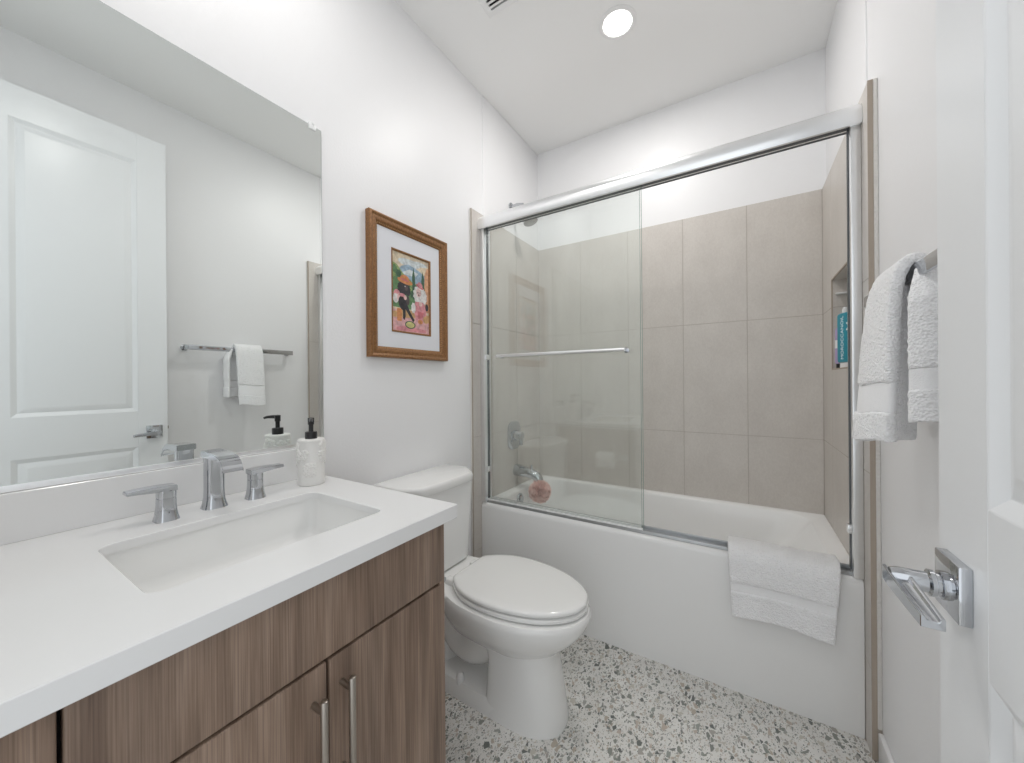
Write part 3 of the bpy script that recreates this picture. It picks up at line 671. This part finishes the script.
def ell(c, u, v, ru, rv, n=20, jag=0, rot=0):
    P = []
    for k in range(n):
        t = 2 * pi * k / n; q = 1 + (jag * ((k % 2) * 2 - 1) if jag else 0); x, y = ru * q * cos(t), rv * q * sin(t)
        P.append((u + x * cos(rot) - y * sin(rot), v + x * sin(rot) + y * cos(rot)))
    shp(c, P)
shp('sky', [(0, 0), (1, 0), (1, 1), (0, 1)])
ell('cloud', .45, .9, .3, .05); ell('cloud', .75, .93, .2, .03)
shp('hill', [(.1, .75), (.25, .84), (.42, .88), (.6, .86), (.75, .83), (.9, .78), (1, .7), (.1, .6)])
shp('cloud', [(.2, .74), (.45, .82), (.7, .8), (.6, .74)])
shp('lgreen', [(0, .5), (0, .86), (.12, .84), (.3, .74), (.55, .66), (1, .62), (1, .4)])
shp('green', [(0, .4), (0, .8), (.1, .8), (.25, .7), (.45, .62), (.6, .55), (.6, .3), (0, .3)])
for u, v, r in ((.06, .78, .07), (.17, .73, .07), (.3, .68, .06), (.08, .62, .08), (.62, .6, .07), (.55, .5, .08), (.86, .58, .06), (.5, .4, .09), (.95, .48, .07)): ell('dgreen' if int(u * 100) % 2 else 'green', u, v, r, r * .7, 14, .12)
for u, v, r in ((.04, .7, .05), (.22, .64, .04), (.48, .57, .04)): ell('lgreen', u, v, r, r * .6, 12, .15)
shp('dgreen', [(.53, .55), (.52, .74), (.56, .86), (.6, .74), (.61, .55)])
shp('dgreen', [(.78, .55), (.78, .72), (.81, .85), (.86, .75), (.87, .55)])
shp('wall', [(.87, .3), (.87, .8), (.93, .9), (1, .92), (1, .3)])
shp('ground', [(0, 0), (1, 0), (1, .2), (.7, .27), (.3, .25), (0, .28)])
shp('ochre', [(.0, .24), (.3, .28), (.7, .3), (1, .26), (1, .16), (.6, .2), (.3, .18), (0, .17)])
shp('orange', [(.12, .13), (.24, .13), (.24, .29), (.12, .29)])
shp('pink', [(.1, .05), (.3, .08), (.9, .06), (.9, .02), (.1, .01)])
# dark curly dog with a wide orange hat
ell('pink', .12, .45, .09, .075); ell('white', .09, .41, .07, .06); ell('skin', .17, .43, .05, .05)
ell('black', .27, .375, .115, .085, 18); shp('black', [(.18, .36), (.36, .38), (.46, .27), (.58, .17), (.54, .14), (.42, .23), (.34, .29), (.34, .2), (.31, .15), (.27, .17), (.27, .27), (.2, .3)])
ell('black', .28, .56, .145, .085, 26, .08); ell('black', .40, .54, .075, .075, 20, .08); ell('brown', .36, .565, .045, .035); ell('white', .33, .585, .012, .008, 8)
ell('pink', .25, .465, .085, .022); ell('brown', .40, .41, .045, .06); ell('skin', .33, .44, .04, .03)
ell('orange', .33, .65, .2, .036, 20, 0, -.06); ell('orange', .32, .685, .115, .045); ell('rose', .325, .665, .115, .012, 16, 0, -.06)
# pale fluffy dog in a pink dress and hat
ell('white', .72, .52, .17, .125, 24, .07); ell('white', .84, .5, .09, .1, 18, .08)
ell('skin', .70, .55, .07, .06); ell('black', .68, .545, .014, .012, 8); ell('black', .735, .55, .012, .01, 8); ell('brown', .70, .515, .02, .014, 8)
ell('rose', .73, .63, .11, .022, 16, 0, -.2); ell('pink', .74, .655, .07, .035, 16, 0, -.2)
shp('pink', [(.6, .42), (.82, .43), (.9, .36), (.92, .24), (.8, .17), (.62, .18), (.56, .28)]); shp('rose', [(.66, .3), (.84, .29), (.8, .22), (.68, .2)])
ell('white', .55, .33, .06, .07, 16, .1); ell('black', .93, .37, .045, .05); ell('skin', .75, .4, .05, .03)
ell('orange', .74, .16, .07, .03); ell('ochre', .9, .2, .08, .05)
ell('yellow', .46, .10, .13, .045); ell('dgreen', .46, .10, .14, .05); lay[0] += 1; ell('yellow', .46, .10, .115, .038)
b.build('painting', AM, pic, smooth=False)

# ------------------------------------------------------------------ toilet
TC = -.457
def egg(x0, x1, w, z, n=24, back=.55, xm=None, pb=2.6, pf=2.0, cy=TC):
    """plan outline: blunt at the back x0, rounder at the front x1, widest at xm"""
    xm = xm if xm is not None else x0 + (x1 - x0) * back
    pts = []
    for k in range(2 * n):
        t = pi * k / n; c, s = cos(t), sin(t)
        if c >= 0: x = xm + (x1 - xm) * abs(c) ** (2 / pf); y = w * (1 if s >= 0 else -1) * abs(s) ** (2 / pf)
        else: x = xm - (xm - x0) * abs(c) ** (2 / pb); y = w * (1 if s >= 0 else -1) * abs(s) ** (2 / pb)
        pts.append(V((x, cy + y, z)))
    return pts
to = thing('toilet', 'white two-piece toilet with elongated closed seat beside the tub', 'toilet', (.4, TC, 0))
b = MB()
b.loft([egg(.20, .640, .070, .20, xm=.52), egg(.20, .665, .100, .232, xm=.52), egg(.20, .683, .118, .255, xm=.51), egg(.20, .716, .142, .283, xm=.51), egg(.205, .748, .164, .315, xm=.51), egg(.21, .770, .178, .345, xm=.50), egg(.215, .783, .186, .375, xm=.50), egg(.22, .783, .185, .387, xm=.50), egg(.225, .778, .180, .396, xm=.50)], True, True)
ped = lambda x0, x1, w, z: egg(x0, x1, w, z, xm=x0 + .11, pb=7, pf=2.3)
b.loft([ped(.425, .700, .107, 0), ped(.425, .702, .107, .012), ped(.43, .696, .105, .05), ped(.435, .684, .102, .12), ped(.438, .672, .100, .19), ped(.43, .668, .102, .232), ped(.40, .68, .11, .26)])
ft = lambda x0, x1, w, z: egg(x0, x1, w, z, xm=.45, pb=4, pf=2.3)
b.loft([ft(.13, .69, .106, 0), ft(.13, .69, .106, .04), ft(.14, .68, .098, .058), ft(.15, .67, .06, .066)])
# trapway, bending down behind the pedestal
tw = along([(.50, TC, .25), (.40, TC, .21), (.33, TC, .165), (.27, TC, .175), (.225, TC, .235), (.185, TC, .235), (.165, TC, .15), (.16, TC, .03)])
b.tube([tw(k / 28) for k in range(29)], [.088 - .018 * k / 28 for k in range(29)], 28)
# deck that carries the tank
dk = lambda x0, x1, w0, w1, z: [V((x0, TC - w0, z)), V((x1, TC - w1, z)), V((x1, TC + w1, z)), V((x0, TC + w0, z))]
b.loft([dk(.06, .33, .05, .06, .25), dk(.03, .36, .085, .12, .325), dk(.022, .37, .118, .16, .365), dk(.022, .36, .122, .160, .389), dk(.026, .355, .118, .156, .3945)])
b.build('bowl', MT['porc'], to, angle=38)
def outline(pts, z, off=0.0, cy=TC):
    """closed loop from half widths (x, w); off grows it"""
    L = [V((x, cy - (w_ + off if w_ > 0 else 0), z)) for x, w_ in pts]
    Rr = [V((x, cy + (w_ + off if w_ > 0 else 0), z)) for x, w_ in reversed(pts)]
    return L + Rr
import numpy as _np
hx = [.283, .292, .31, .34, .38, .43, .49, .56, .62, .67, .71, .74, .76, .772]; hw = [.085, .103, .118, .140, .159, .171, .174, .167, .152, .132, .106, .078, .048, .0]
def dens(n=60):
    P = []
    tx = _np.linspace(0, 1, n)
    u = _np.linspace(0, 1, len(hx))
    for t in tx:
        # Catmull-Rom through the measured half widths
        s = t * (len(hx) - 1); i = min(int(s), len(hx) - 2); f = s - i
        g_ = lambda a: (a[max(i - 1, 0)], a[i], a[i + 1], a[min(i + 2, len(a) - 1)])
        cr_ = lambda p: .5 * ((2 * p[1]) + (-p[0] + p[2]) * f + (2 * p[0] - 5 * p[1] + 4 * p[2] - p[3]) * f * f + (-p[0] + 3 * p[1] - 3 * p[2] + p[3]) * f ** 3)
        P.append((float(cr_(g_(hx))), max(0.0005, float(cr_(g_(hw))))))
    return P
DP = dens(); LC = TC + .008
def scaled(z, sx_=1.0, sw=1.0, dx=0.0):
    cx_ = .5; return outline([(cx_ + (x - cx_) * sx_ + dx, w_ * sw) for x, w_ in DP], z, 0, LC)
MB().loft([scaled(0.3975, .93, .93), scaled(0.3995, .99, .99), scaled(0.4030, 1.008, 1.008), scaled(0.4110, 1.008, 1.008), scaled(0.4140, .99, .99), scaled(0.4145, .90, .90)]).build('seat', MT['seatp'], to, angle=50)
MB().loft([scaled(0.4185, .90, .90), scaled(0.4190, .985, .985), scaled(0.4220, 1.0, 1.0), scaled(0.4290, 1.0, 1.0), scaled(0.4330, .985, .98), scaled(0.4355, .95, .93), scaled(0.4370, .85, .80), scaled(0.4380, .6, .5), scaled(0.4385, .25, .2)]).build('lid', MT['seatp'], to, angle=50)
for s in (-1, 1): MB().box((.245, TC + s * .075 - .016, .388), (.288, TC + s * .075 + .016, .415), .006, 3).build('hinge', MT['seatp'], to)
TKC = -.481
tk = lambda x0, x1, w, z, r_: [V((p.x, p.y + TKC, z)) for p in rrect(x0, x1, -w, w, r_, z, 6)]
MB().loft([tk(.03, .185, .158, .396, .04), tk(.018, .196, .168, .404, .05), tk(.016, .202, .178, .52, .055), tk(.015, .208, .189, .70, .055), tk(.015, .209, .190, .7335, .055)]).build('tank', MT['porc'], to, angle=40)
def lidl(i, z):
    x0, x1, w_ = .010 + i, .230 - i, .206 - i
    P = [(x0, -w_), (.165, -w_)] ; P = []
    P += [(x0, w_), (x0, -w_)]
    # front edge: chamfered, gently bowed
    for u in range(21):
        t = -1 + 2 * u / 20; y = t * w_; bow = .016 * (1 - t * t)
        x = x1 - .016 + bow
        if abs(t) > .72: x -= (abs(t) - .72) / .28 * .062
        P.append((x, y))
    return [V((x, TKC + y, z)) for x, y in P]
MB().loft([lidl(.010, .734), lidl(.004, .735), lidl(.001, .740), lidl(0, .760), lidl(.002, .768), lidl(.006, .772), lidl(.012, .7735)]).build('tank_lid', MT['porc'], to, angle=40)
MB().lathe([(0, .2095), (.014, .2095), (.014, .218), (0, .218)], (0, TKC - .145, .675), 'x', 20, cap=False).box((.214, TKC - .155, .668), (.222, TKC - .08, .682), .003).build('flush_lever', MT['chrome'], to)
for s in (-1, 1): MB().lathe([(.0, .088), (.008, .087), (.014, .079), (.0155, .068), (.0155, .05)], (.318, TC + s * .088, 0), 'z', 18, cap=False).build('bolt_cap', MT['whitep'], to)

# toilet paper on the vanity side
hp_ = thing('toilet_paper_holder', 'chrome toilet paper holder on the vanity side panel', 'paper holder', (.51, VY1, .6))
MB().box((.494, VY1 + .0005, .604), (.538, VY1 + .008, .648), .002).tube([(.516, VY1 + .006, .626), (.516, -.852, .626)], .008, 14).build('post', MT['chrome'], hp_)
MB().tube([(.524, -.852, .626), (.32, -.852, .626)], .0075, 14).build('arm', MT['chrome'], hp_)
tp = thing('toilet_paper_roll', 'white toilet paper roll hanging beside the vanity', 'toilet paper', (.405, -.852, .553))
b = MB(); c = (0, -.852, .613)
b.lathe([(.0195, .350), (.052, .350), (.053, .352), (.053, .458), (.052, .460), (.0195, .460), (.0195, .350)], c, 'x', 40, cap=False); b.build('paper', MT['paper'], tp)
MB().lathe([(.0194, .3495), (.0194, .4605), (.0185, .4605), (.0185, .3495), (.0194, .3495)], c, 'x', 32, cap=False).build('core', MT['card'], tp)

# ------------------------------------------------------------------ towel bar and towels
tb = thing('towel_bar', 'flat chrome towel bar on the right wall', 'towel bar', (W - .03, -.502, 1.355))
BX = 1.503
MB().box((BX - .004, -.800, 1.357), (BX + .004, -.205, 1.385), .001).build('bar', MT['chrome'], tb)
for y in (-.785, -.220):
    MB().lathe([(.0, W), (.018, W), (.018, W - .006), (.011, W - .009), (.011, BX + .003), (0, BX + .003)], (0, y, 1.371), 'x', 24, cap=False).build('post', MT['chrome'], tb)

def sheet(S, us, vs_, th, name, m, parent, disp=.0015, sc_=.02, sub=1):
    """thick cloth: grid of S(u, v), solidified"""
    bm = bmesh.new(); gr = [[bm.verts.new(S(u, v)) for u in us] for v in vs_]
    for a, c in zip(gr, gr[1:]):
        for i in range(len(a) - 1): bm.faces.new((a[i], a[i + 1], c[i + 1], c[i]))
    o0 = WL[parent.name]
    for v in bm.verts: v.co -= o0
    me = bpy.data.meshes.new(name); bm.to_mesh(me); bm.free(); me.materials.append(m)
    me.polygons.foreach_set('use_smooth', [True] * len(me.polygons))
    o = bpy.data.objects.new(name, me); COL.objects.link(o); o.parent = parent; WL[o.name] = o0
    so = o.modifiers.new('thick', 'SOLIDIFY'); so.thickness = th; so.offset = 0
    bv = o.modifiers.new('sub', 'SUBSURF'); bv.levels = sub; bv.render_levels = sub
    if disp:
        tx = bpy.data.textures.get('pile%g' % sc_) or bpy.data.textures.new('pile%g' % sc_, 'CLOUDS'); tx.noise_scale = sc_; tx.noise_depth = 3
        dm = o.modifiers.new('pile', 'DISPLACE'); dm.texture = tx; dm.strength = disp * 2; dm.mid_level = .5; dm.texture_coords = 'GLOBAL'
    return o
def lin(n, a=0., b_=1.): return [a + (b_ - a) * i / (n - 1) for i in range(n)]
# towel over the tub edge
bt_ = thing('bath_mat_towel', 'white folded towel draped over the tub edge', 'towel', (1.31, -.02, .295))
fA = along([(0, .118, .40), (0, .105, .50), (0, .085, .534), (0, .04, .543), (0, -.002, .536), (0, -.024, .512), (0, -.028, .45), (0, -.027, .38), (0, -.030, .30)])
def SA(u, v):
    p = fA(v); d = max(0, (v - .45) / .55)
    x = 1.158 + (1.482 - 1.158) * u
    x += d * (.014 * (1 - u) - .024 * u)
    y = p.y - .006 * d * sin(u * 2.6 * pi + .6) * d - .010 * d * d * sin(pi * u) * .6
    z = p.z + .012 * sin(u * pi) * d - .004 * u * d + .003 * sin(u * 7) * (1 - d) * .6
    return V((x, y, z))
VB0, VB1 = .752, .812
for v0, v1, th_, nm, m_, nv in ((0, VB0, .019, 'terry_cloth', 'terry', 40), (VB0 - .006, VB1 + .006, .0065, 'woven_band', 'band', 8), (VB1, 1, .018, 'terry_hem', 'terry', 12)):
    sheet(SA, lin(34), lin(nv, v0, v1), th_, nm, MT[m_], bt_, .0012 if m_ == 'terry' else 0, .012)

# hand towel over the bar
ht = thing('hand_towel', 'white hand towel folded over the towel bar', 'towel', (BX, -.49, 1.02))
fF = along([(1.522, 0, 1.33), (1.520, 0, 1.375), (1.505, 0, 1.399), (1.487, 0, 1.388), (1.475, 0, 1.35), (1.468, 0, 1.27), (1.462, 0, 1.15), (1.456, 0, 1.022)])
def SF(u, v):
    p = fF(v); d = max(0, (v - .2) / .8)
    y = (-.563 + .153 * u) + d * (.016 * (1 - u) - .0 * u)
    x = p.x - .010 * sin(u * pi) * d + .016 * (1 - u) ** 3 * d - .012 * u * d
    return V((x, y, p.z + .006 * sin(u * 5 + 1) * d - .010 * (1 - u) * (v < .3) * 0))
for v0, v1, th_, nm, m_, nv in ((0, .735, .022, 'terry_cloth', 'terry', 40), (.728, .857, .015, 'woven_band', 'band', 10), (.85, 1, .023, 'terry_hem', 'terry', 12)):
    sheet(SF, lin(20), lin(nv, v0, v1), th_, nm, MT[m_], ht, .002 if m_ == 'terry' else 0, .01)
# wall side half, its near edge turned out towards the room
pl = along([(1.541, -.395, 0), (1.541, -.48, 0), (1.540, -.56, 0), (1.532, -.594, 0), (1.505, -.606, 0), (1.483, -.590, 0)])
def SW(u, v):
    q = pl(u); z = 1.372 - .283 * v
    k = max(0, 1 - v / .22)                      # gathers under the bar at the top
    x = q.x * (1 - k * .6) + 1.518 * k * .6; y = q.y + .03 * k * (q.y < -.55)
    return V((x, y, z - .018 * u * v + .004 * sin(u * 9)))
for v0, v1, th_, nm, m_, nv in ((0, .665, .018, 'terry_cloth', 'terry', 24), (.655, .80, .012, 'woven_band', 'band', 10), (.79, 1, .019, 'terry_hem', 'terry', 14)):
    sheet(SW, lin(26), lin(nv, v0, v1), th_, nm, MT[m_], ht, .002 if m_ == 'terry' else 0, .01)
def SI(u, v):
    return V((1.476 + .05 * u, -.540 + .07 * u + .01 * v, 1.36 - .33 * v - .006 * u))
sheet(SI, lin(8), lin(20), .012, 'inner_fold', MT['terry'], ht, .0015, .01)

# ------------------------------------------------------------------ ceiling lamp and vent
def lamp(label, x, y, watts):
    t = thing('ceiling_light', label, 'ceiling light', (x, y, H - .006))
    MB().lathe([(.060, H - .0005), (.080, H - .0005), (.080, H - .002), (.077, H - .004), (.063, H - .0055), (.060, H - .004), (.060, H - .0005)], (x, y, 0), 'z', 48, cap=False).build('trim_ring', MT['trimw'], t)
    MB().lathe([(0, H - .004), (.0595, H - .004), (.0595, H - .001), (0, H - .001)], (x, y, 0), 'z', 48, cap=False).build('lens', MT['lamp'], t)
    ld = bpy.data.lights.new('lamp_light', 'AREA'); ld.shape = 'DISK'; ld.size = .115; ld.energy = watts; ld.color = (1.0, .975, .945); ld.spread = R(LAMP_SPREAD)
    lo_ = bpy.data.objects.new('lamp_light', ld); COL.objects.link(lo_); lo_.parent = t; lo_.location = (0, 0, .0012)
lamp('round recessed ceiling light above the tub edge', .752, .040, LAMP_TUB)
lamp('round recessed ceiling light above the vanity', .38, -1.2, LAMP_VANITY)
vt = thing('ceiling_vent', 'white square ceiling vent grille near the left wall', 'vent', (.44, -.43, H - .012))
vx0, vx1, vy0, vy1 = .291, .591, -.580, -.280
b = MB()
lo = []
for d, z in ((0, H - .0005), (0, H - .004), (.006, H - .010), (.030, H - .012), (.030, H - .0005)):
    lo.append([V((vx0 + d, vy0 + d, z)), V((vx1 - d, vy0 + d, z)), V((vx1 - d, vy1 - d, z)), V((vx0 + d, vy1 - d, z))])
b.loft(lo, False, False); b.build('grille_frame', MT['trimw'], vt, angle=20)
MB().box((vx0 + .03, vy0 + .03, H - .002), (vx1 - .03, vy1 - .03, H - .0004)).build('duct_shade', MT['slot_shade'], vt)  # flat black plate on the ceiling, painted-in shade of the vent opening
b = MB(); n_ = 13
for k in range(n_):
    y = vy1 - .03 - (k + .9) * (.24 / n_)
    b.box((vx0 + .03, y, H - .0115), (vx1 - .03, y + .0085, H - .0095))
b.build('slat_grille', MT['trimw'], vt)
